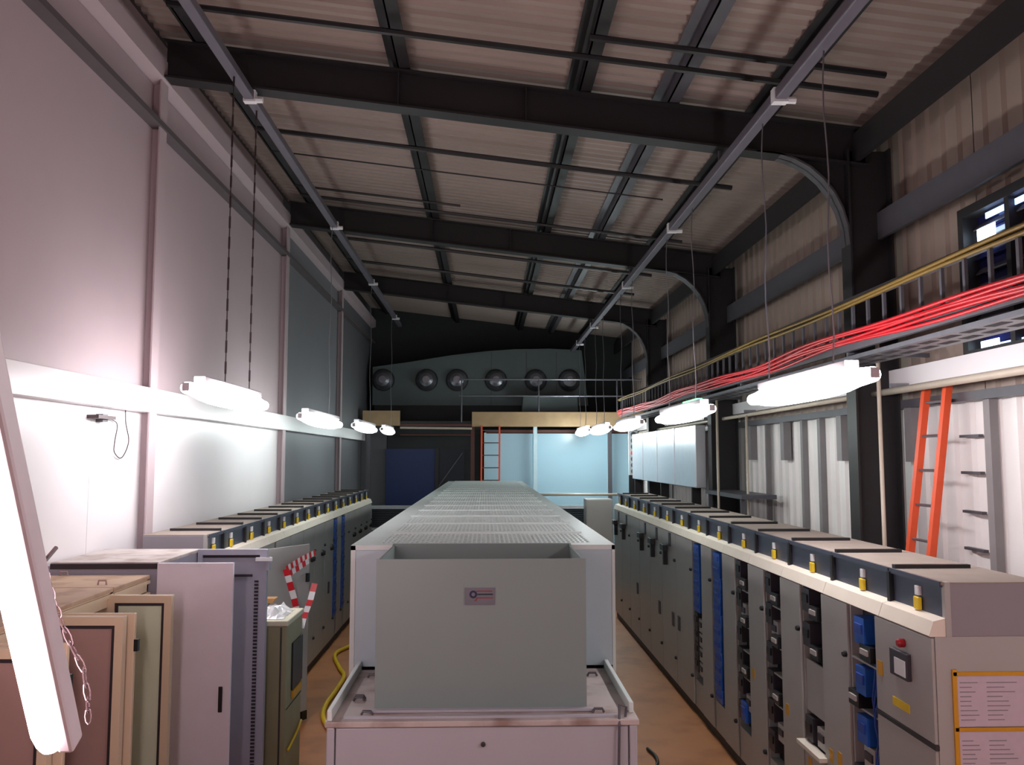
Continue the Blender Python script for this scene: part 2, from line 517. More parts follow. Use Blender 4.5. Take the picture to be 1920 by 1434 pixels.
fitting(-2.4, 8.1, 3.66, 6.70, 2.4, 'lit_cool', 'nearest glowing fluorescent fitting of the left row, chain hung', (-0.2, 0.6), True)
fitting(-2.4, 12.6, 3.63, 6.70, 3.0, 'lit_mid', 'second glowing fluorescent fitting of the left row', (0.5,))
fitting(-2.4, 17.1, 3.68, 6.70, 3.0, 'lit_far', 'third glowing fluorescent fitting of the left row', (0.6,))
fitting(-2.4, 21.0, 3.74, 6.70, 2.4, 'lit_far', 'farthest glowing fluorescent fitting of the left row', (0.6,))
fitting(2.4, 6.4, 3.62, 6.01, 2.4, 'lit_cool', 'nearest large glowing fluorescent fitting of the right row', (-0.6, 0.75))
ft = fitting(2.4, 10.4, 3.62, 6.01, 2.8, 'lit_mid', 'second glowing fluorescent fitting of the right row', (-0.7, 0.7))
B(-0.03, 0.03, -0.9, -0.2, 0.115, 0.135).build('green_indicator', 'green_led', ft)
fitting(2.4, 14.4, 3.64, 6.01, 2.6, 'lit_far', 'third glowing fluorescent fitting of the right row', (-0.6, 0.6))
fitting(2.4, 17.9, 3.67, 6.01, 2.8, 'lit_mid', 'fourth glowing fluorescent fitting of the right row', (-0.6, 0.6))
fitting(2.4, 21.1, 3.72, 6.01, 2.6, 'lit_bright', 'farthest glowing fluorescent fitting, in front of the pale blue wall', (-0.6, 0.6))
fitting(2.4, 2.2, 3.62, 6.01, 2.4, 'lit_warm', 'unseen fluorescent fitting added to the right row beside the viewpoint', (-0.6, 0.6))  # out of view, added to warm the near light, follows the row's spacing

# tilted fitting close to the camera on the left
P0 = Vector((-1.163, 2.4, 2.325)); P1 = Vector((-1.145, 1.9, 3.31))
d = (P1 - P0).normalized()
P1 = P0 + d * 1.55
e = empty('fluorescent_light', tuple(P0), 'tilted glowing fluorescent tube close to the viewer, hanging from a chain', 'light fitting', 'hanging fluorescent fittings')
xax = Vector((1, 0, 0)); xax = (xax - d * xax.dot(d)).normalized(); yax = d.cross(xax)
Mrot = Matrix((xax, yax, d)).transposed()
def along(mb):
    mb.v = [tuple(Mrot @ Vector(v)) for v in mb.v]; return mb
along(MB().tube([(0,0,0.0),(0,0,0.02),(0,0,0.06),(0,0,1.49),(0,0,1.53),(0,0,1.55)], [0.026,0.034,0.041,0.041,0.034,0.026], 16)).build('diffuser', 'lit_near', e, smooth=True)
along(B(0.026, 0.07, -0.025, 0.04, 0.0, 1.56)).build('housing', 'fitting', e, bevel=0.01)
along(B(-0.05, 0.085, -0.035, 0.05, 1.55, 1.58)).build('end_cap', 'fitting', e)
m = MB()
cp = [(-1.279, 2.5, 2.852), (-1.262, 2.5, 2.80), (-1.241, 2.5, 2.755), (-1.225, 2.5, 2.70), (-1.205, 2.5, 2.65), (-1.17, 2.5, 2.575), (-1.13, 2.5, 2.50), (-1.115, 2.5, 2.422), (-1.112, 2.5, 2.36)]
def cp_at(t):
    f = t * (len(cp) - 1); i = min(int(f), len(cp) - 2); a = f - i
    return Vector(cp[i]) * (1 - a) + Vector(cp[i+1]) * a
NLK = 16
for k in range(NLK):
    a, b = cp_at(k / NLK), cp_at((k + 1) / NLK)
    c = (a + b) / 2; dd = (b - a); L = dd.length * 0.72; dd.normalize()
    side = (Vector((1, 0, 0.2)) if k % 2 else Vector((0, 1, 0)))
    side = (side - dd * side.dot(dd)).normalized()
    ring = [c - P0 + dd * (L * math.cos(q * math.pi / 4)) + side * (0.009 * math.sin(q * math.pi / 4)) for q in range(9)]
    m.tube(ring, 0.0022, 5, cap=False)
m.build('hanging_chain', 'chain', e)
along(MB().tube([(0.06, 0.0, 0.56), (0.06, 0.1, 0.56)], 0.006, 6)).build('chain_hook', 'chain', e)
# chain leading up from the fitting to the trunking
MB().tube([tuple(P1 - P0), (-2.4 + 1.175, 0.05, 6.70 - 2.295)], 0.006, 5).build('suspension_wire', 'galv', e)

# ------------------------------------------------------------------ switchgear rows
def module_proto(name, dx, dy, dz, m, knob=None):
    mb = B(-dx, 0, -dy/2, dy/2, -dz/2, dz/2)
    mb.slot(1)
    mb.box(-dx-0.012, -dx, -dy*0.34, dy*0.34, -dz*0.1, dz*0.25)
    return mb, [m, knob or 'black']
PROTO = {}
def part_proto(key, fn):
    """first use builds the mesh, later uses share it"""
    def put(parent, loc, rot=None):
        if key in PROTO:
            return inst(PROTO[key], parent, loc, rot)
        o = fn(parent); o.location = loc
        if rot: o.rotation_euler = rot
        PROTO[key] = o
        return o
    return put
def mk(key, name, dims, m, knob='black'):
    def fn(parent):
        mb, ms = module_proto(name, *dims, m, knob)
        return mb.build(name, ms, parent)
    return part_proto(key, fn)
put_dark = mk('dark', 'breaker_module', (0.10, 0.15, 0.18), 'module_dark')
put_small = mk('small', 'switch_handle', (0.125, 0.16, 0.10), 'black', 'module_grey')
put_grey = mk('grey', 'relay_module', (0.085, 0.16, 0.15), 'module_grey', 'module_dark')
put_blue = mk('blue', 'blue_terminal_block', (0.11, 0.26, 0.135), 'module_blue', 'wire_blue')
put_blue2 = mk('blue2', 'blue_contactor', (0.115, 0.15, 0.18), 'module_blue', 'wire_blue')
put_knob = part_proto('knob', lambda p: MB().lathe([(0.022, 0.0), (0.022, -0.02), (0.014, -0.03)], (0, 0, 0), 'x', 10).build('door_lock', 'black', p))
def _tee(p):
    m = B(-0.06, 0, -0.03, 0.03, -0.2, 0.02).box(-0.085, -0.02, -0.13, 0.10, 0.0, 0.085)
    return m.build('isolator_handle', 'black', p, bevel=0.006)
put_tee = part_proto('tee', _tee)
put_slotbox = part_proto('vent', lambda p: B(-0.012, 0.0, -0.055, 0.055, -0.09, 0.09).build('inspection_window', 'module_dark', p))
put_sticker = part_proto('stick', lambda p: B(-0.003, 0.0, -0.035, 0.035, -0.045, 0.045).build('amber_sticker', 'amber', p))
put_shelf = part_proto('shelf', lambda p: B(-0.09, 0.0, -0.2, 0.2, -0.006, 0.006).build('divider_plate', 'gear_grey', p))

GH, DEP = 2.08, 0.70
def cubicle(name, loc, rz, wd, label, group, slot_w=0.43, door=True, recess=True):
    """local frame: front plane x=0 facing -x, depth +x, width along +y, compartment at the high-y side"""
    e = empty(name, loc, label, 'cabinet', group, rz)
    ds = wd - (slot_w if recess else 0)
    g = 0.004
    m = B(0.02, DEP, g, wd-g, 0.1, GH) if not recess else MB()
    if recess:
        m.box(0.02, 0.12, g, ds, 0.1, GH).box(0.12, DEP, g, wd-g, 0.1, GH).box(0.02, 0.12, wd-0.02, wd-g, 0.1, GH).box(0.02, 0.12, ds, wd-0.02, 0.1, 0.42)
    m.build('carcass', 'gear_grey', e)
    B(0.03, DEP-0.01, 0.0, wd, 0.0, 0.1).build('plinth', 'plinth_dark', e)
    if recess:
        B(0.105, 0.12, ds, wd-0.02, 0.42, GH).build('compartment_back', 'dark_recess', e)
    if door:
        dr = B(0.0, 0.02, 0.008, ds-0.004, 0.115, GH-0.012).build('door', 'gear_grey', e, bevel=0.005)
        for z in (0.45, 1.72):
            put_knob(dr, (0.0, 0.035, z))
    return e, ds
def compartment(e, wd, ds, kind):
    cy = (ds + wd) / 2
    far = wd - 0.11
    near = ds + 0.11
    if kind == 'mixed':
        for z, p, y in ((1.97, put_dark, far), (1.86, put_small, near), (1.70, put_dark, far), (1.58, put_grey, cy), (1.50, put_small, near), (1.36, put_dark, far), (1.12, put_dark, far), (1.02, put_small, near), (0.86, put_dark, far), (0.72, put_grey, near), (0.60, put_dark, far)):
            p(e, (0.105, y, z))
        for z in (1.78, 1.44, 1.2, 0.94): put_shelf(e, (0.105, cy, z))
    elif kind == 'blue':
        for k in range(12):
            put_blue(e, (0.105, cy + 0.02*math.sin(k*2.1), 1.98 - k*0.132))
    elif kind == 'halfblue':
        for k in range(6): put_blue(e, (0.105, cy, 1.98 - k*0.132))
        for k in range(4):
            put_dark(e, (0.105, far-0.02, 1.14 - k*0.17)); put_grey(e, (0.105, near+0.03, 1.10 - k*0.17))
    elif kind == 'wired':
        for z, p, y in ((1.93, put_blue2, cy), (1.80, put_small, near), (1.60, put_blue2, cy), (1.46, put_small, far), (1.28, put_blue2, cy), (1.10, put_grey, cy-0.03), (0.92, put_dark, far), (0.90, put_grey, near), (0.70, put_dark, far), (0.68, put_grey, near)):
            p(e, (0.105, y, z))
        for z in (1.72, 1.40, 0.99): put_shelf(e, (0.105, cy, z))
        for j in range(3):
            pts = [(0.02 + 0.015*math.sin(k + j), ds + 0.04 + 0.012*j + 0.01*math.sin(k*1.7 + j), 1.75 - 0.08*k) for k in range(15)]
            MB().tube(pts, 0.006, 5).build('blue_wire', 'wire_blue', e)
    elif kind == 'blank':
        for z, p, y in ((1.97, put_dark, far), (1.90, put_small, near), (1.70, put_dark, far), (1.60, put_small, near), (0.98, put_dark, far), (0.96, put_grey, near)):
            p(e, (0.105, y, z))
        B(0.03, 0.045, ds, wd-0.02, 1.10, 1.50).build('blanking_plate', 'gear_grey', e)
        B(0.0, 0.045, ds-0.02, wd-0.02, 0.44, 0.84).build('blanking_plate', 'gear_grey', e)
        B(-0.06, 0.02, ds-0.04, wd+0.0, 0.84, 0.87).build('tray_lip', 'canopy_cream', e)

G_R = 'grey switchgear cubicles of the right row'
XF = 2.535
# cubicle nearest the camera
e, ds = cubicle('switchgear_cubicle', (XF, 4.88, 0), 0, 1.15, 'end switchgear cubicle with red lamp and meter, nearest on the right', G_R, 0.42, door=False)
d1 = B(0.0, 0.02, 0.01, ds-0.004, 1.48, GH-0.012).build('upper_door', 'gear_grey', e, bevel=0.005)
d2 = B(0.0, 0.02, 0.01, ds-0.004, 0.115, 1.45).build('lower_door', 'gear_grey', e, bevel=0.005)
B(-0.004, 0.02, 0.0, ds, 1.452, 1.478).build('door_gap_strip', 'plinth_dark', e)
MB().lathe([(0.026, 0.0), (0.026, -0.03), (0.018, -0.042)], (0, 0.335, 1.975), 'x', 14).build('red_lamp', 'lamp_red', d1)
mt = B(-0.03, 0.0, 0.25, 0.47, 1.765, 1.925).build('meter', 'module_dark', d1, bevel=0.006)
B(-0.034, -0.03, 0.265, 0.40, 1.785, 1.88).build('meter_screen', 'tag_white', mt)
B(-0.004, 0.0, 0.29, 0.50, 1.57, 1.62).build('warning_label', 'yellow', d1)
put_sticker(d1, (0.0, 0.66, 1.75))
compartment(e, 1.15, ds, 'wired')
# papers taped on the end face
B(0.12, 0.52, -0.006, 0.003, 1.585, 1.875).build('paper_sheet', 'paper', e)
B(0.12, 0.52, -0.006, 0.003, 1.27, 1.56).build('paper_sheet', 'paper', e)
for a in ((0.11, 0.55, 1.865, 1.885), (0.11, 0.55, 1.56, 1.58), (0.11, 0.55, 1.255, 1.275), (0.105, 0.13, 1.25, 1.90)):
    B(a[0], a[1], -0.01, 0.003, a[2], a[3]).build('yellow_tape', 'amber', e)
m = MB()
for (z0, z1) in ((1.60, 1.86), (1.29, 1.54)):
    for k in range(9):
        z = z0 + 0.02 + k * (z1 - z0 - 0.03) / 9
        for (xa, xb) in ((0.145, 0.145 + 0.06 + 0.07*random.random()), (0.30, 0.30 + 0.08 + 0.1*random.random())):
            m.box(xa, xb, -0.0075, -0.005, z, z+0.005)
m.build('printed_lines', 'gear_end', e)['kind'] = 'stuff'

WR = 0.906
desc = {1: ('blank', 'switchgear cubicle with pale tray lip and amber stickers beside end cubicle'), 2: ('mixed', 'switchgear cubicle with black switches, third from the right row end'),
        3: ('mixed', 'switchgear cubicle with black switches, fourth from the right row end'), 4: ('blue', 'switchgear cubicle with full column of bright blue terminals, right row'),
        5: ('halfblue', 'switchgear cubicle with blue terminals above and dark modules below, right row')}
for k in range(1, 13):
    y = 6.03 + WR * (k - 1)
    if k in desc:
        e, ds = cubicle('switchgear_cubicle', (XF, y, 0), 0, WR, desc[k][1], G_R)
        compartment(e, WR, ds, desc[k][0])
        if k in (1, 2, 3): put_sticker(e, (0.0, ds - 0.12, 0.85 + 0.07*k)); 
        if k == 1:
            put_sticker(e, (0.0, ds + 0.3, 0.72)); put_sticker(e, (0.0, ds + 0.12, 0.66)); put_sticker(e, (0.0, 0.2, 0.95))
            B(-0.03, 0.0, ds+0.1, ds+0.15, 0.3, 0.62).build('door_handle', 'module_dark', e)
        if k == 3: put_blue2(e, (0.105, ds + 0.2, 0.62))
    else:
        n = k - 5
        e, ds = cubicle('switchgear_cubicle', (XF, y, 0), 0, WR, 'plain grey switchgear cubicle, right row, %s beyond the blue terminal columns' % ORD[n-1], G_R, recess=False)
        if k in (7, 8, 9, 11, 12):
            put_tee(e, (0.0, 0.55, 1.80))
            put_slotbox(e, (0.0, 0.35, 1.965))
        if k in (7, 8, 10): put_slotbox(e, (0.0, 0.2, 0.92))
        if k == 6: put_slotbox(e, (0.0, 0.75, 0.93))

def busbar_chamber(xw, y0, lens, sgn, label, topz=2.385):
    """dark fascia, ribbed dusty top, cream canopy; sgn=+1 right row (front faces -x), -1 left row"""
    e = empty('busbar_chamber', (xw, y0, GH), label, 'busbar chamber', 'busbar chambers on top of the switchgear')
    s = sgn
    h = topz - GH
    tot = sum(lens)
    def bx(x0, x1, *r):
        a, b = s*x0, s*x1
        return B(min(a, b), max(a, b), *r)
    X0, X1 = 0.085, 0.68
    for yy in (0.0, tot-0.02):
        bx(X0, X1, yy, yy+0.02, 0.0, h-0.01).build('end_plate', 'gear_end', e, bevel=0.003)
    bx(X0-0.002, X0+0.03, -0.004, 0.03, 0.0, h).build('end_post', 'gear_grey', e)
    bx(X1-0.02, X1, 0.02, tot-0.02, 0.0, h-0.01).build('back_plate', 'gear_end', e)
    y = 0.0
    for i, L in enumerate(lens):
        bx(X0, X0+0.02, y+0.02, y+L-0.004, 0.09, h-0.018).build('fascia_plate', 'fascia_blue', e)
        bx(X0-0.012, X1, y+0.004, y+L-0.004, h-0.018, h-0.002).build('top_plate', 'gear_top', e)
        if i > 0:
            bx(X0-0.03, X0+0.01, y-0.018, y+0.018, 0.075, h-0.02).build('joint_strap', 'black', e)
            bx(X0+0.01, X1-0.09, y-0.02, y+0.02, h-0.002, h+0.022).build('joint_rib', 'black', e)
        bx(X0-0.02, X0+0.0, y+0.018, y+L, h-0.03, h).build('fascia_lip', 'fascia_blue', e)
        cy = y + L * (0.45 if sgn > 0 else 0.36)
        bx(X0-0.022, X0, cy-0.02, cy+0.02, 0.19, 0.245).build('white_tag', 'tag_white', e)
        lb = bx(X0-0.028, X0-0.004, cy-0.032, cy+0.032, 0.105, 0.18).build('yellow_label', 'yellow', e, bevel=0.006)
        prof = [(s*(X0+0.01), 0.0), (s*(X0+0.01), 0.105), (s*(X0-0.07), 0.085), (s*(X0-0.10), 0.004), (s*(X0-0.095), 0.0)]
        MB().prism(prof, 'y', y+0.003, y+L-0.003).build('canopy', 'canopy_cream', e)
        y += L
    return e
busbar_chamber(XF, 4.88, [0.63] + [0.912]*12 + [0.45], 1, 'busbar chamber with dark fascia and cream canopy on right row')

# left row
G_L = 'grey switchgear cubicles of the left row'
WL = 0.785
for k in range(14):
    y = 8.2 + WL * k                       # near edge
    nm = ORD[k]
    if k == 2: lab = 'left row switchgear cubicle with its pale door swung open'
    elif k in (8, 9): lab = 'left row switchgear cubicle with blue terminal column, %s one of two' % ('nearer' if k == 8 else 'farther')
    elif k == 0: lab = 'left row end switchgear cubicle behind the open grey cabinet'
    else: lab = 'grey left row switchgear cubicle with black knobs, %s from the near end' % nm
    rec = k in (8, 9)
    e, ds = cubicle('switchgear_cubicle', (-XF, y + WL, 0), math.pi, WL, lab, G_L, 0.36, recess=rec, door=(k != 2))
    if rec: compartment(e, WL, ds, 'blue')
    elif k != 2:
        MB().lathe([(0.05, 0.0), (0.05, -0.025), (0.03, -0.06)], (0, WL*0.3, 1.62), 'x', 14).build('rotary_handle', 'black', e)
        if k % 2: put_slotbox(e, (0.0, 0.4, 1.0))
    else:
        ang = math.atan2(0.67, 0.42)
        dr = B(0.0, 0.76, -0.022, 0.0, 0.13, 2.06).build('open_door', 'gear_grey', e, bevel=0.004)
        # hinge at the near edge; in local frame (rotated by pi) the near edge is y=WL
        dr.location = (-0.01, WL - 0.01, 0)
        dr.rotation_euler = (0, 0, ang + math.pi)
        B(0.70, 0.74, -0.05, -0.022, 1.62, 1.72).build('door_handle', 'black', dr)
        B(0.68, 0.76, -0.03, 0.01, 0.03, 0.13).build('door_stop', 'black', dr)
busbar_chamber(-XF, 8.2, [0.46] + [0.77]*13 + [0.52], -1, 'busbar chamber with dark fascia and cream canopy on left row', 2.37)

# ------------------------------------------------------------------ centre unit
ux0, ux1, uz = -0.868, 0.84, 2.53
Y0, NS = 5.62, 16
SL = (20.0 - Y0) / NS
protoset = None
for k in range(NS):
    e = empty('ventilated_enclosure', (0, Y0 + k*SL, 0), 'pale grey enclosure section with perforated top, %s behind the square duct' % ORD[k], 'enclosure', 'perforated enclosure sections down the middle')
    if protoset is None:
        parts = []
        T = 0.02
        for xa, xb in ((ux0, ux0+T), (ux1-T, ux1)):
            parts.append(B(xa, xb, 0.003, SL-0.003, 0.1, 1.90).build('side_panel', 'unit_grey', e))
            parts.append(B(xa, xb, 0.003, SL-0.003, 1.91, uz-0.02).build('side_panel', 'unit_grey', e))
        parts.append(B(ux0+0.03, ux1-0.03, 0.0, SL, 0.0, 0.1).build('plinth', 'plinth_dark', e))
        parts.append(B(ux0+T, ux1-T, 0.003, SL-0.003, 2.2, 2.22).build('inner_tray', 'interior', e))
        m = MB()
        hx0, hx1, hy0, hy1 = ux0+0.17, ux1-0.14, 0.13, SL-0.10
        m.box(ux0, hx0, 0, SL, uz-0.02, uz).box(hx1, ux1, 0, SL, uz-0.02, uz).box(hx0, hx1, 0, hy0, uz-0.02, uz).box(hx0, hx1, hy1, SL, uz-0.02, uz)
        m.box(hx0-0.02, hx1+0.02, SL-0.045, SL-0.015, uz, uz+0.008)
        parts.append(m.build('top_frame', 'unit_light', e))
        m = MB()
        nx, ny = 44, 6
        px = (hx1-hx0)/nx; py = (hy1-hy0)/ny
        for i in range(nx+1):
            c = hx0 + i*px; m.box(c-px*0.2, c+px*0.2, hy0, hy1, uz-0.012, uz-0.001)
        for j in range(ny+1):
            c = hy0 + j*py; m.box(hx0, hx1, c-py*0.18, c+py*0.18, uz-0.012, uz-0.0015)
        parts.append(m.build('perforated_plate', 'unit_light', e))
        protoset = parts
    else:
        for p in protoset: inst(p, e, p.location)
    if k == 0:
        B(ux0+0.03, ux1-0.02, -0.018, 0.003, 1.765, 2.50).build('front_panel', 'unit_grey', e, bevel=0.004)
        B(ux0, ux0+0.03, -0.02, 0.003, 0.1, uz-0.002).build('corner_post', 'unit_light', e)
        B(ux1-0.02, ux1, -0.02, 0.003, 0.1, uz-0.002).build('corner_post', 'unit_light', e)
        B(ux0, ux1, -0.02, 0.003, 2.50, uz).build('top_lip', 'unit_light', e)
    if k == NS - 1:
        B(ux0, ux1, SL-0.003, SL+0.015, 0.1, uz).build('rear_panel', 'unit_grey', e)

bx0, bx1, by0, by1, bz = -0.81, 0.785, 4.53, 5.59, 1.75
e = empty('transformer_base', (0, by0, 0), 'low grey steel box under the square duct, front of centre line', 'enclosure')
B(bx0+0.04, bx1-0.04, 0.02, by1-by0, 0.1, bz-0.03).build('body', 'base_grey', e)
B(bx0+0.045, bx1-0.045, 0.0, 0.02, 0.14, bz-0.035).build('front_panel', 'base_grey', e, bevel=0.006)
for xa, xb in ((bx0, bx0+0.04), (bx1-0.04, bx1)):
    B(xa, xb, -0.01, 0.05, 0.0, bz-0.03).build('corner_post', 'base_grey', e, bevel=0.006)
B(bx0-0.01, bx1+0.01, -0.015, by1-by0, bz-0.03, bz).build('top_plate', 'base_top', e, bevel=0.005)
for s in (-1, 1):
    xe = bx0 if s < 0 else bx1
    m = MB().box(min(xe, xe-s*0.025), max(xe, xe-s*0.025), 0.0 if s < 0 else 0.1, by1-by0, bz, bz+0.055)
    m.build('side_rail', 'unit_light', e, bevel=0.004)
B(bx0+0.08, bx1-0.08, 0.03, 0.05, bz, bz+0.012).build('front_seam', 'base_grey', e)
MB().lathe([(0.012, 0), (0.012, -0.012), (0.006, -0.016)], (-0.01, 0.0, 1.63), 'y', 10).build('lock', 'plinth_dark', e)
for (x, y) in ((-0.70, 0.36), (-0.70, 0.40), (-0.69, 0.86), (0.66, 0.86), (-0.62, 0.10), (0.60, 0.11)):
    MB().tube([(x-0.03, y, bz+0.002), (x-0.02, y, bz+0.02), (x+0.02, y, bz+0.02), (x+0.03, y, bz+0.002)], 0.007, 6).build('lifting_lug', 'steel_grey', e)
MB().tube([(0.73, 0.03, bz), (0.735, 0.03, bz+0.05), (0.70, 0.03, bz+0.06), (0.69, -0.022, bz-0.03), (0.68, -0.024, bz-0.45)], 0.007, 6).build('dark_cable', 'steel_grey', e)

dx0, dx1, dy0, dy1, dz1 = -0.59, 0.545, 4.70, 5.54, 2.547
e = empty('square_duct', (0, dy0, bz+0.002), 'open topped square grey duct with small logo plate on its front', 'duct')
hz = dz1 - bz - 0.002
DL = dy1 - dy0
fl = 0.0
B(dx0, dx1, 0.0, 0.012, 0, hz).build('front_sheet', 'duct_grey', e)
B(dx0, dx1, DL-0.012, DL, 0, hz).build('back_sheet', 'duct_grey', e)
for xa in (dx0, dx1-0.012):
    # side sheets dip slightly behind their front corner
    MB().prism([(0.012, 0), (0.012, hz), (0.06, hz-0.012), (DL-0.06, hz-0.012), (DL-0.012, hz), (DL-0.012, 0)], 'x', xa, xa+0.012).build('side_sheet', 'duct_grey', e)
B(dx0+0.012, dx1-0.012, 0.012, DL-0.012, 0.25, 0.27).build('inner_baffle', 'interior', e)
B(dx0-0.03, dx1+0.03, -0.04, -0.0, 0, 0.012).build('base_flange', 'base_grey', e)
pl = B(-0.112, 0.052, -0.005, 0.0, 2.300-bz, 2.392-bz).build('logo_plate', 'plate', e)
zc = 2.357 - bz
m = MB()
n = 20; cx = -0.066
vs = []
for k in range(n+1):
    a = 2*math.pi*k/n
    vs += [(cx+0.021*math.cos(a), -0.0062, zc+0.021*math.sin(a)), (cx+0.010*math.cos(a), -0.0062, zc+0.010*math.sin(a)), (cx+0.021*math.cos(a), -0.005, zc+0.021*math.sin(a)), (cx+0.010*math.cos(a), -0.005, zc+0.010*math.sin(a))]
m.add(vs, [f for k in range(n) for f in ((4*k, 4*k+4, 4*k+5, 4*k+1), (4*k, 4*k+2, 4*k+6, 4*k+4), (4*k+1, 4*k+5, 4*k+7, 4*k+3))])
m.build('logo_ring', 'logo_navy', pl)
B(-0.044, 0.04, -0.0065, -0.005, zc-0.004, zc+0.004).build('logo_bar', 'logo_green', pl)
B(-0.05, 0.036, -0.0065, -0.005, zc+0.014, zc+0.020).build('logo_bar', 'logo_red', pl)
B(-0.05, 0.04, -0.0065, -0.005, zc-0.022, zc-0.016).build('logo_bar', 'logo_red', pl)
MB().prism([(-0.05, zc-0.016), (-0.05, zc-0.022), (-0.062, zc-0.036), (-0.05, zc-0.036), (-0.042, zc-0.022)], 'y', -0.0065, -0.005).build('logo_bar', 'logo_red', pl)

# ------------------------------------------------------------------ left foreground cabinets
BX = -2.58
BH = 2.2
def leaf(e, y, wd, inner, skin, z0=0.12, z1=2.155, ang=90.0, name='door'):
    """open leaf: hinge line at (0,y), swings out along +x. inner=True shows the framed inside to the viewer (-y side)"""
    m = B(0.0, wd, 0.0, 0.03, z0, z1)
    dr = m.build(name, 'beige', e, bevel=0.004)
    dr.location = (0.0, y, 0); dr.rotation_euler = (0, 0, R(ang - 90))
    if inner:
        t = 0.05
        f = MB()
        f.box(0, t, -0.022, 0, z0, z1).box(wd-t, wd, -0.022, 0, z0, z1).box(t, wd-t, -0.022, 0, z1-t, z1).box(t, wd-t, -0.022, 0, z0, z0+t)
        f.build('door_rim', 'beige', dr)
        sL = MB(); q = t; u = 0.02
        sL.box(q, q+u, -0.014, 0, z0+q, z1-q).box(wd-q-u, wd-q, -0.014, 0, z0+q, z1-q).box(q+u, wd-q-u, -0.014, 0, z1-q-u, z1-q).box(q+u, wd-q-u, -0.014, 0, z0+q, z0+q+u)
        sL.build('door_seal', 'seal', dr)
        B(q+u, wd-q-u, -0.004, 0, z0+q+u, z1-q-u).build('door_skin', skin, dr)
    else:
        B(wd-0.002, wd+0.022, 0.0, 0.03, 1.93, 2.0).build('latch', 'black', dr)
        B(wd-0.002, wd+0.014, 0.0, 0.03, 1.05, 1.25).build('latch', 'seal', dr)
    return dr
def beige_cabinet(y0, y1, label, doors, skin):
    e = empty('beige_cabinet', (BX, y0, 0), label, 'cabinet', 'beige control cabinets along the left wall')
    W = y1 - y0; D = BX - XL - 0.015
    g = 0.003
    for ya in (g, W-0.02-g):
        B(-D, 0, ya, ya+0.02, 0.0, BH-0.03).build('side_panel', 'beige', e)
    B(-D, -D+0.02, 0.02, W-0.02, 0.0, BH-0.03).build('back_panel', 'beige', e)
    B(-D, 0.0, 0.02, W-0.02, 0.0, 0.1).build('plinth', 'plinth_dark', e)
    B(-D, 0.015, g, W-g, BH-0.03, BH).build('top_plate', 'beige_top', e, bevel=0.006)
    B(-0.02, 0.0, g, W-g, 2.075, 2.168).build('header', 'beige', e)
    B(0.0, 0.018, g, W-g, 2.135, 2.16).build('header_lip', 'beige', e)
    if doors:
        leaf(e, 0.035, 0.46, False, skin, ang=90)
        leaf(e, W-0.035, 0.44, True, skin, ang=88)
        # equipment inside
        B(-D+0.02, -D+0.05, 0.06, W-0.06, 0.2, 2.0).build('mounting_plate', 'galv', e)
        for k in range(5):
            for j in range(3):
                B(-D+0.05, -D+0.16, 0.1+j*0.21, 0.26+j*0.21, 1.78-k*0.32, 1.98-k*0.32).build('terminal_block', ('module_grey', 'module_dark', 'door_green')[(j+k) % 3], e)
    else:
        dr = B(0.0, 0.025, 0.012, W/2-0.003, 0.12, 2.07).build('door', 'beige', e, bevel=0.004)
        dr = B(0.0, 0.025, W/2+0.003, W-0.012, 0.12, 2.07).build('door', 'beige', e, bevel=0.004)
    for (x, y) in ((-0.12, 0.12), (-0.62, 0.6)):
        MB().tube([(x-0.03, y, BH-0.004), (x-0.025, y, BH+0.03), (x+0.025, y, BH+0.03), (x+0.03, y, BH-0.004)], 0.007, 6).build('lifting_eye', 'door_brown', e)
    return e
beige_cabinet(3.66, 4.45, 'beige cabinet with open doors nearest the viewer at left edge', True, 'door_brown')
beige_cabinet(4.46, 5.29, 'beige cabinet with open brown lined door, second from the left edge', True, 'door_brown')
beige_cabinet(5.30, 6.07, 'beige cabinet with open pale green lined door', True, 'door_green')
beige_cabinet(6.08, 6.72, 'closed beige cabinet between the green lined door and lilac door', False, 'beige')

# grey cabinet with two open doors
GX, GYa, GYb, GZ = -2.53, 6.76, 7.72, 2.29
e = empty('grey_cabinet', (GX, GYa, 0), 'grey cabinet with plain lilac white door and framed door standing open', 'cabinet')
W = GYb - GYa; D = GX - XL - 0.015
for ya in (0.0, W-0.02):
    B(-D, 0, ya, ya+0.02, 0, GZ-0.03).build('side_panel', 'rack_grey', e)
B(-D, -D+0.02, 0.02, W-0.02, 0, GZ-0.03).build('back_panel', 'rack_grey', e)
B(-D, 0.0, 0.02, W-0.02, 0, 0.1).build('plinth', 'plinth_dark', e)
B(-D+0.02, 0.01, 0.0, W, GZ-0.03, GZ).build('top_plate', 'base_top', e, bevel=0.006)
B(-D+0.03, 0.0, -0.022, 0.0, GZ-0.05, GZ-0.01).build('top_rail', 'seal', e)
B(-0.02, 0.0, 0.02, W-0.02, GZ-0.12, GZ-0.03).build('header', 'rack_grey', e)
dr = B(0.01, 0.59, -0.03, 0.0, 0.12, GZ-0.005).build('plain_door', 'lilac_white', e, bevel=0.004)
B(0.505, 0.535, -0.045, -0.03, 1.17, 1.36).build('door_handle', 'black', dr, bevel=0.004)
B(0.24, 0.35, -0.034, -0.03, GZ-0.035, GZ-0.02).build('slot_plate', 'tag_white', dr)
dr = B(0.01, 0.61, W-0.03, W, 0.1, GZ-0.002).build('framed_door', 'rack_grey', e, bevel=0.004)
m = MB().box(0.01, 0.05, W-0.06, W-0.03, 0.1, GZ-0.002).box(0.55, 0.61, W-0.06, W-0.03, 0.1, GZ-0.002).box(0.05, 0.55, W-0.06, W-0.03, GZ-0.05, GZ-0.002)
m.build('door_rim', 'rack_grey', dr)
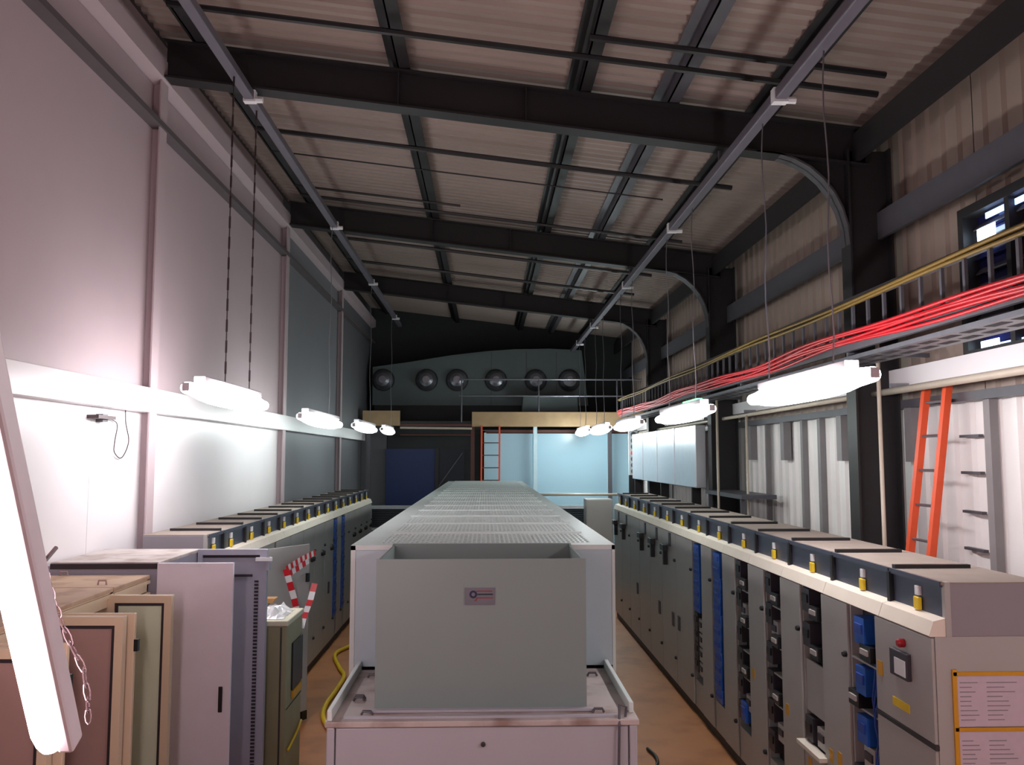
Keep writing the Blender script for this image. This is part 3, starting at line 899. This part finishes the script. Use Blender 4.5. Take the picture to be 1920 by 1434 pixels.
B(0.05, 0.55, W-0.04, W-0.03, GZ-0.075, GZ-0.05).build('door_seal', 'seal', dr)
B(0.05, 0.48, W-0.045, W-0.03, GZ-0.24, GZ-0.22).build('door_seal', 'seal', dr)
m = MB()
for k in range(60):
    m.box(0.50, 0.535, W-0.036, W-0.029, 2.0-k*0.03, 2.017-k*0.03)
m.build('perforated_strip', 'seal', dr)
B(0.52, 0.66, W-0.09, W-0.06, GZ-0.10, GZ-0.07).build('latch', 'tag_white', dr)
B(0.61, 0.64, W-0.08, W-0.02, GZ-0.18, GZ-0.07).build('latch', 'rack_grey', dr)

# olive cabinet in the aisle
OX0, OX1, OY0, OY1, OZ = -2.42, -1.77, 7.84, 8.48, 1.64
e = empty('olive_cabinet', ((OX0+OX1)/2, OY0, 0), 'low olive cabinet with plastic on top in left aisle', 'cabinet')
hw = (OX1-OX0)/2; D = OY1-OY0
B(-hw, hw, 0.0, D, 0.06, OZ-0.05).build('body', 'olive', e, bevel=0.01)
B(-hw+0.03, hw-0.03, 0.03, D-0.03, 0.0, 0.06).build('plinth', 'plinth_dark', e)
B(-hw-0.012, hw+0.012, -0.012, D+0.012, OZ-0.05, OZ).build('lid', 'olive_top', e, bevel=0.01)
B(hw-0.06, hw-0.045, -0.004, 0.01, 0.1, OZ-0.06).build('door_seam', 'plinth_dark', e)
B(hw, hw+0.015, 0.20, D-0.02, 0.98, 1.40).build('side_control_box', 'black', e, bevel=0.004)
B(hw, hw+0.02, 0.22, D-0.06, 0.9, 0.97).build('orange_plug', 'amber', e, bevel=0.004)
B(hw, hw+0.006, 0.01, D-0.01, 0.86, 0.865).build('side_seam', 'plinth_dark', e)
# crumpled plastic sheet on it
nx, ny = 16, 12
vs = []; fs = []
rnd = random.Random(3)
for j in range(ny+1):
    for i in range(nx+1):
        u, v = i/nx, j/ny
        edge = min(u, 1-u, v, 1-v)
        vs.append((-0.24+0.50*u+0.02*rnd.random(), 0.05+0.5*v, 0.004 + (0.07*rnd.random() + 0.02)*min(1, edge*6)))
for j in range(ny):
    for i in range(nx):
        a = j*(nx+1)+i; fs.append((a, a+1, a+nx+2, a+nx+1))
m = MB(); m.add(vs, fs)
o = m.build('plastic_sheet', 'plastic_white', loc=((OX0+OX1)/2, OY0, OZ)); tag(o, 'crumpled white plastic sheet on the olive cabinet', 'plastic sheet')
sm = o.modifiers.new('solid', 'SOLIDIFY'); sm.thickness = 0.003
o = MB().prism([(0, 0), (0.16, 0.01), (0.18, 0.05), (0.02, 0.05)], 'y', 0.0, 0.12).build('cardboard_piece', 'cardboard', loc=(-2.15, 8.2, OZ+0.085)); tag(o, 'small brown cardboard piece lying on white plastic sheet', 'cardboard')

# barrier tape on the open door
def tape():
    # ends on the open door: chain of points, width vector vertical-ish
    m = MB()
    def ribbon(pts, wv, seg):
        k = 0
        P = [Vector(p) for p in pts]
        acc = []
        for a, b in zip(P[:-1], P[1:]):
            n = max(1, int((b-a).length / seg))
            for i in range(n): acc.append(a.lerp(b, i/n))
        acc.append(P[-1])
        for i in range(len(acc)-1):
            a, b = acc[i], acc[i+1]
            d = (b-a).normalized()
            wvec = (Vector(wv) - d * Vector(wv).dot(d)).normalized() * 0.035
            off = Vector((0, 0.0015, 0))
            m.slot(i % 2)
            q = [a-wvec, a+wvec, b+wvec, b-wvec]
            m.add([x-off for x in q]+[x+off for x in q], [(0,1,2,3),(4,7,6,5),(0,4,5,1),(2,6,7,3),(1,5,6,2),(0,3,7,4)])
    ribbon([(-2.02, 10.36, 1.965), (-2.16, 10.16, 1.90), (-2.28, 9.98, 1.82)], (0.1, 0, 1), 0.035)
    ribbon([(-2.28, 9.97, 1.82), (-2.24, 9.99, 1.67), (-2.19, 10.02, 1.48), (-2.15, 10.04, 1.30), (-2.12, 10.06, 1.15)], (1, 0, 0.1), 0.07)
    ribbon([(-2.03, 10.38, 1.60), (-2.06, 10.30, 1.42), (-2.10, 10.12, 1.24), (-2.115, 10.07, 1.14)], (1, 0, 0.1), 0.07)
    ribbon([(-2.25, 10.0, 1.76), (-2.08, 10.26, 1.88)], (0.1, 0, 1), 0.05)
    return m.build('barrier_tape', ['tape_red', 'tape_white'])
tag(tape(), 'red and white barrier tape hanging on the open switchgear door', 'tape')

# yellow hose and floor clutter
def spline(pts, n=8):
    P = [Vector(p) for p in pts]; out = []
    for i in range(len(P)-1):
        p0 = P[max(0, i-1)]; p1 = P[i]; p2 = P[i+1]; p3 = P[min(len(P)-1, i+2)]
        for k in range(n):
            t = k/n
            out.append(0.5*((2*p1)+(-p0+p2)*t+(2*p0-5*p1+4*p2-p3)*t*t+(-p0+3*p1-3*p2+p3)*t**3))
    out.append(P[-1]); return out
o = MB().tube(spline([(-2.0, 15.0, 0.032), (-2.2, 14.3, 0.032), (-2.34, 13.7, 0.032), (-2.13, 12.85, 0.032), (-1.98, 12.35, 0.032), (-1.97, 11.6, 0.032), (-1.98, 11.0, 0.032), (-1.90, 10.4, 0.032), (-1.6, 9.6, 0.032), (-1.3, 8.8, 0.032)]), 0.03, 8).build('hose', 'hose_yellow', smooth=True)
tag(o, 'yellow hose snaking along the floor of the left aisle', 'hose')
e = empty('tool_box', (-1.85, 13.9, 0), 'dark tool box on the floor of the left aisle', 'box')
B(-0.25, 0.25, -0.15, 0.15, 0, 0.2).build('box_body', 'rack_grey', e, bevel=0.02)
B(-0.25, 0.25, -0.15, 0.15, 0.2, 0.27).build('box_lid', 'black', e, bevel=0.02)
MB().tube([(-0.1, 0, 0.265), (-0.08, 0, 0.33), (0.08, 0, 0.33), (0.1, 0, 0.265)], 0.015, 6).build('handle', 'hose_yellow', e)
o = MB().tube(spline([(1.15, 4.2, 0.02), (1.3, 6.6, 0.02), (1.5, 8.2, 0.02), (1.75, 8.9, 0.02), (1.72, 9.3, 0.02)]), 0.016, 6).build('floor_cable', 'black', smooth=True)
tag(o, 'thin black cable on the floor of the right aisle', 'cable')
o = MB().tube(spline([(-1.755, 7.9, 0.5), (-1.745, 8.2, 0.56), (-1.755, 8.44, 0.6)]), 0.012, 6).build('side_cable', 'hose_yellow', smooth=True)
o.parent = [q for q in bpy.data.objects if q.name == 'olive_cabinet'][0]
o.location = (-((OX0+OX1)/2), -OY0, 0)

# bracket and wire loop on the left wall
e = empty('wall_lamp_bracket', (XL+0.001, 7.55, 3.44), 'small dark bracket with hanging wire loop on the white wall', 'bracket')
B(0.0, 0.10, -0.22, 0.12, -0.015, 0.015).build('bracket_bar', 'chain', e)
B(0.0, 0.06, -0.05, 0.05, -0.04, 0.03).build('bracket_box', 'steel_grey', e)
MB().tube(spline([(0.02, 0.1, 0.0), (0.02, 0.33, -0.04), (0.02, 0.30, -0.2), (0.02, 0.30, -0.30), (0.02, 0.46, -0.35), (0.02, 0.60, -0.2), (0.02, 0.52, -0.02), (0.02, 0.50, 0.16)]), 0.005, 5).build('wire_loop', 'chain', e)

# ------------------------------------------------------------------ right wall services
# vertical cable ladder
e = empty('cable_ladder', (3.3, 3.2, 4.1), 'edge mounted cable ladder on the right carrying red and yellow cables', 'cable ladder')
LEN = 17.7
B(-0.02, 0.02, 0, LEN, -0.05, 0.02).build('side_rail', 'steel_grey', e)
B(-0.02, 0.02, 0, LEN, 0.36, 0.43).build('side_rail', 'steel_grey', e)
rp = None
y = 0.1
while y < LEN:
    if rp is None: rp = B(-0.012, 0.012, -0.015, 0.015, 0.02, 0.36).build('rung', 'steel_grey', e, (0, y, 0))
    else: inst(rp, e, (0, y, 0))
    y += 0.3
for y in (1.5, 4.5, 7.8, 10.3, 13.8, 16.8):
    B(0.02, 0.78, y-0.02, y+0.02, -0.09, -0.05).build('support_arm', 'steel_grey', e)
# horizontal perforated tray under it
e = empty('cable_tray', (3.55, 3.2, 3.98), 'grey perforated cable tray below the red cables', 'cable tray')
B(-0.25, 0.12, 0, LEN, -0.006, 0.0).build('tray_base', 'galv', e)
B(-0.25, -0.235, 0, LEN, 0.0, 0.03).build('tray_side', 'galv', e)
B(0.105, 0.12, 0, LEN, 0.0, 0.03).build('tray_side', 'galv', e)
m = MB()
for k in range(58):
    for j in range(2):
        m.box(-0.2+j*0.16, -0.12+j*0.16, 0.1+k*0.3, 0.3+k*0.3, -0.008, -0.005)
o = m.build('tray_slots', 'dark_recess', e); o['kind'] = 'stuff'
# red cables
for j in range(5):
    ph = random.random()*6
    pts = []
    for k in range(64):
        y = 3.3 + k*17.5/63
        sag = 0.012*math.sin(y*2.1+ph) + 0.02*math.sin(y*1.05)
        pts.append((3.255 - 0.012*j + 0.01*math.sin(y*1.7+ph), y, 4.09 + 0.024*j + sag))
    o = MB().tube(pts, 0.015, 6).build('red_cable', 'cable_red', smooth=True)
    tag(o, 'red power cable, %s, bundled along the cable ladder' % ('lowest', 'second from bottom', 'middle one', 'second from top', 'topmost')[j], 'cable', 'red cables on the cable ladder')
for j in range(2):
    pts = []
    for k in range(64):
        y = 3.3 + k*17.5/63
        pts.append((3.26 - 0.02*j, y, 4.455 + 0.028*j + 0.012*math.sin(y*1.3+j)))
    o = MB().tube(pts, 0.016, 6).build('yellow_cable', 'cable_yellow', smooth=True)
    tag(o, 'yellow cable along the top of the cable ladder, %s of two' % ('lower', 'upper')[j], 'cable', 'yellow cables on the cable ladder')
# pipe
e = empty('wall_pipe', (3.92, 3.2, 3.73), 'cream pipe running along the right wall under the trays', 'pipe')
MB().tube([(0, 0, 0), (0, 5.55, 0)], 0.035, 10).build('pipe_run', 'pipe_cream', e, smooth=True)
MB().tube([(0, 5.6, 0), (0, 18.5, -0.02)], 0.028, 10).build('pipe_run', 'pipe_cream', e, smooth=True)
for y in (2.2, 4.9, 7.6, 9.6, 12.0, 15.0):
    B(-0.015, 0.22, y-0.015, y+0.015, 0.03, 0.075).build('pipe_clip', 'galv', e)
# vertical conduits
for (x, y, z0, z1, lab) in ((3.72, 7.95, 0.0, 4.3, 'slim vertical conduit in front of the nearest right column'), (3.8, 12.35, 0.0, 3.7, 'slim vertical conduit beside white cladding in mid hall'), (3.6, 13.2, 0.0, 4.0, 'slim vertical conduit before the second right column')):
    o = MB().tube([(x, y, z0), (x, y, z1)], 0.02, 8).build('conduit', 'pipe_cream', smooth=True); tag(o, lab, 'conduit', 'vertical conduits by the right wall')
# junction shelf by second column
e = empty('wall_shelf', (3.6, 12.0, 0), 'grey bracket shelf behind the right switchgear row near second column', 'shelf')
B(0, 0.5, 0.0, 2.0, 2.5, 2.56).build('shelf_plate', 'steel_grey', e)
for y in (0.1, 1.85): B(0.02, 0.07, y, y+0.05, 0.0, 2.5).build('leg', 'steel_grey', e)
# hanging cable drops from trunking are part of the fittings; orange ladder
def ladder(name, loc, lab, pb, pt, sep, n, r, mrail, mrung):
    """pb, pt: bottom and top of one rail (local); sep: vector to the other rail"""
    e = empty(name, loc, lab, 'ladder', 'orange ladders')
    pb, pt, sep = Vector(pb), Vector(pt), Vector(sep)
    for s in (0, 1):
        a, b = pb + sep*s, pt + sep*s
        m = MB()
        ex = Vector((r, 0, 0)); ey = Vector((0, r, 0))
        vs = [a-ex-ey, a+ex-ey, a+ex+ey, a-ex+ey, b-ex-ey, b+ex-ey, b+ex+ey, b-ex+ey]
        m.add(vs, [(0,3,2,1),(4,5,6,7),(0,1,5,4),(1,2,6,5),(2,3,7,6),(3,0,4,7)])
        m.build('stile', mrail, e)
    for k in range(n):
        c = pb.lerp(pt, (k+0.6)/n)
        MB().tube([c, c+sep], 0.014, 6).build('rung', mrung, e)
    return e
ladder('ladder', (3.55, 7.4, 0), 'orange ladder leaning on the white cladding behind the right row', (0.0, 0.0, 0.0), (0.53, 0.0, 3.72), (0, 0.37, 0), 12, 0.03, 'ladder_orange', 'galv')

# silver duct box on the right
e = empty('silver_duct', (3.5, 14.2, 2.58), 'shiny silver duct box high beside the second right column', 'duct')
B(0, 0.175, 0, 6.2, 0.0, 1.05).build('duct_body', 'silver', e, bevel=0.01)
for y in (1.6, 3.2, 4.8):
    B(-0.012, 0.0, y-0.015, y+0.015, 0.0, 1.05).build('duct_joint', 'silver', e)
for y in (0.4, 3.0, 6.0):
    B(0.02, 0.175, y-0.03, y+0.03, -2.58, 0.0).build('support_leg', 'steel_dark', e)

# ------------------------------------------------------------------ far end
MY = 22.6
e = empty('mezzanine', (0, MY, 0), 'timber edged mezzanine platform across the far end', 'mezzanine')
B(XL+0.02, 4.2, 0.06, 2.3, 3.94, 4.04).build('deck', 'steel_dark', e)
B(XL+0.13, -2.27, 0.0, 0.05, 3.91, 4.31).build('edge_board', 'timber', e)
B(-0.37, 4.2, 0.0, 0.05, 3.89, 4.28).build('edge_board', 'timber', e)
B(-2.27, -0.37, 0.02, 0.06, 3.90, 3.96).build('edge_beam', 'rust', e)
MB().tube([(-2.26, -0.02, 3.86), (-0.37, -0.02, 3.84)], 0.03, 8).build('edge_pipe', 'pipe_cream', e)
MB().tube([(-2.26, -0.02, 3.67), (-0.37, -0.02, 3.67)], 0.02, 8).build('edge_pipe', 'rust', e)
for z in (4.71, 5.15):
    MB().tube([(-0.72, 0.05, z), (4.15, 0.05, z)], 0.022, 8).build('guard_rail', 'galv', e)
for x in (-0.65, 1.4, 3.5): MB().tube([(x, 0.05, 4.0), (x, 0.05, 5.17)], 0.022, 8).build('guard_post', 'steel_grey', e)
for x in (-3.1, -0.35, 1.31, 3.3): B(x-0.05, x+0.05, 0.07, 0.17, 0.0, 3.94).build('support_post', 'rust' if x == -0.35 else 'blue_frame' if x == 1.31 else 'steel_grey', e)

e = empty('partition_wall', (0, 23.0, 0), 'glossy pale blue panelled partition under the mezzanine', 'partition')
xs = (-0.02, 1.31, 3.3, 4.15)
for i in range(3):
    B(xs[i]+0.02, xs[i+1]-0.02, 0.0, 0.05, 0.9, 3.72).build('wall_panel', 'blue_wall', e)
for x in xs: B(x-0.03, x+0.03, -0.02, 0.05, 0.0, 3.74).build('frame_post', 'blue_frame', e)
B(-0.02, 4.15, -0.015, 0.05, 2.08, 2.14).build('frame_rail', 'blue_frame', e)
B(-0.02, 4.15, 0.0, 0.05, 0.0, 0.9).build('wall_panel', 'blue_wall', e)
B(-0.02, 4.15, -0.02, 0.05, 3.74, 3.82).build('frame_rail', 'rust', e)

e = empty('blue_shutter', (-2.68, 23.1, 0), 'dark blue shutter doors at the far left under the mezzanine', 'door')
B(0.0, 1.33, 0.0, 0.05, 0.0, 3.31).build('door_leaf', 'blue_dark', e)
B(1.4, 2.1, 0.02, 0.07, 0.0, 3.31).build('door_leaf', 'blue_black', e)
B(1.32, 1.41, -0.03, 0.05, 0.0, 3.33).build('door_post', 'steel_dark', e)
MB().tube([(1.41, 0.0, 2.3), (2.05, 0.0, 3.2)], 0.015, 6).build('brace', 'steel_grey', e)
o = B(-2.66, -0.1, 23.22, 23.3, 0, 3.92).build('backing_wall', 'dark_wall'); tag(o, 'dark panel wall behind the blue shutter doors', 'wall')
o = B(XL+0.01, -2.68, 23.22, 23.3, 0, 3.92).build('side_partition', 'wall_grey_and_dim'); tag(o, 'grey partition left of the blue shutter doors', 'wall')

ladder('ladder', (-0.13, 22.5, 0), 'slim orange ladder before the pale blue partition', (0, 0, 0), (0.02, 0.06, 3.92), (0.47, 0, 0), 12, 0.022, 'ladder_orange', 'steel_grey')

# louvred unit behind the centre line
e = empty('louvre_unit', (-0.15, 20.55, 0), 'low white framed louvre unit behind the perforated enclosures', 'louvre')
lw = 2.62
B(-lw, lw, 0.05, 0.3, 0.0, 1.9).build('body', 'louvre', e)
m = MB().box(-lw, lw, 0.0, 0.05, 1.86, 1.94).box(-lw, lw, 0.0, 0.05, 1.36, 1.42).box(-lw, -lw+0.06, 0.0, 0.05, 0.0, 1.86).box(lw-0.06, lw, 0.0, 0.05, 0.0, 1.86)
m.build('frame', 'white_frame', e)
for k in range(8):
    B(-lw+0.06, lw-0.06, 0.015, 0.05, 1.44+k*0.053, 1.465+k*0.053).build('louvre_slat', 'louvre', e)
e = empty('end_cabinet', (2.55, 19.4, 0), 'plain grey green cabinet at the far end of the right aisle', 'cabinet')
B(-0.28, 0.32, 0.0, 0.5, 0.08, 2.14).build('body', 'gear_grey', e, bevel=0.008)
B(-0.26, 0.30, 0.02, 0.48, 0.0, 0.08).build('plinth', 'plinth_dark', e)
B(-0.265, 0.305, -0.02, 0.0, 0.1, 2.12).build('door', 'gear_grey', e, bevel=0.004)
e = empty('pipe_rail', (2.2, 20.42, 0), 'yellowish horizontal pipe rail in front of the pale blue partition', 'pipe')
MB().tube([(-1.25, 0, 2.2), (1.25, 0, 2.2)], 0.03, 8).build('rail', 'pipe_cream', e, smooth=True)
for x in (-1.2, 1.2): MB().tube([(x, 0, 0), (x, 0, 2.2)], 0.025, 8).build('post', 'steel_grey', e, smooth=True)
e = empty('socket_panel', (3.44, 20.55, 2.66), 'narrow white panel with a column of round grey sockets', 'panel')
B(0.0, 0.22, -0.03, 0.03, 0.0, 1.07).build('panel_plate', 'white_frame', e)
for k in range(7):
    MB().lathe([(0.065, 0.0), (0.065, -0.03), (0.045, -0.035)], (0.11, -0.03, 0.09 + k*0.147), 'y', 14).build('socket', 'ladder_orange' if k == 3 else 'steel_grey', e)
B(0.0, 0.22, -0.03, 0.03, -2.66, 0.0).build('panel_leg', 'steel_dark', e)

# air plenum with round nozzles on the mezzanine
e = empty('air_plenum', (0, 24.1, 4.045), 'wide grey air plenum with a row of round nozzles, on mezzanine', 'air duct')
top = [(-3.2, 1.58), (-2.2, 1.72), (-1.0, 1.92), (0.0, 2.04), (0.8, 2.1), (1.8, 2.12), (2.72, 2.08)]
MB().prism([(-3.2, 0.5)] + top + [(2.9, 0.5)], 'y', 0.0, 0.7).build('plenum_body', 'plenum', e)
B(-3.15, 2.85, 0.05, 0.65, 0.0, 0.5).build('support_frame', 'steel_dark', e)
nz = None
for x in (-2.9, -1.68, -0.82, 0.28, 1.41, 2.36):
    if nz is None:
        a = MB().lathe([(0.29, 0.0), (0.29, -0.05), (0.26, -0.14), (0.19, -0.22), (0.10, -0.26)], (0, 0, 0), 'y', 22)
        nz = a.build('nozzle', 'galv', e, (x, 0.0, 1.21), smooth=False)
        b = MB().lathe([(0.32, 0.0), (0.32, -0.03), (0.29, -0.03)], (0, 0, 0), 'y', 22).build('nozzle_ring', 'steel_dark', e, (x, 0.0, 1.21))
        rg = b
    else:
        inst(nz, e, (x, 0.0, 1.21)); inst(rg, e, (x, 0.0, 1.21))
for x in (0.15, 1.15, 2.0): B(x-0.01, x+0.01, -0.012, 0.0, 0.5, 2.02).build('plenum_seam', 'steel_grey', e)
e = empty('storage_box', (1.75, 23.2, 4.045), 'pale grey box on the mezzanine below the round nozzles', 'box')
MB().prism([(-0.8, 0.0), (0.8, 0.0), (0.74, 0.72), (-0.74, 0.72)], 'y', 0.0, 0.6).build('box_body', 'plenum', e, bevel=0.02)
B(-0.4, 0.5, -0.012, 0.0, 0.66, 0.70).build('box_strip', 'galv', e)
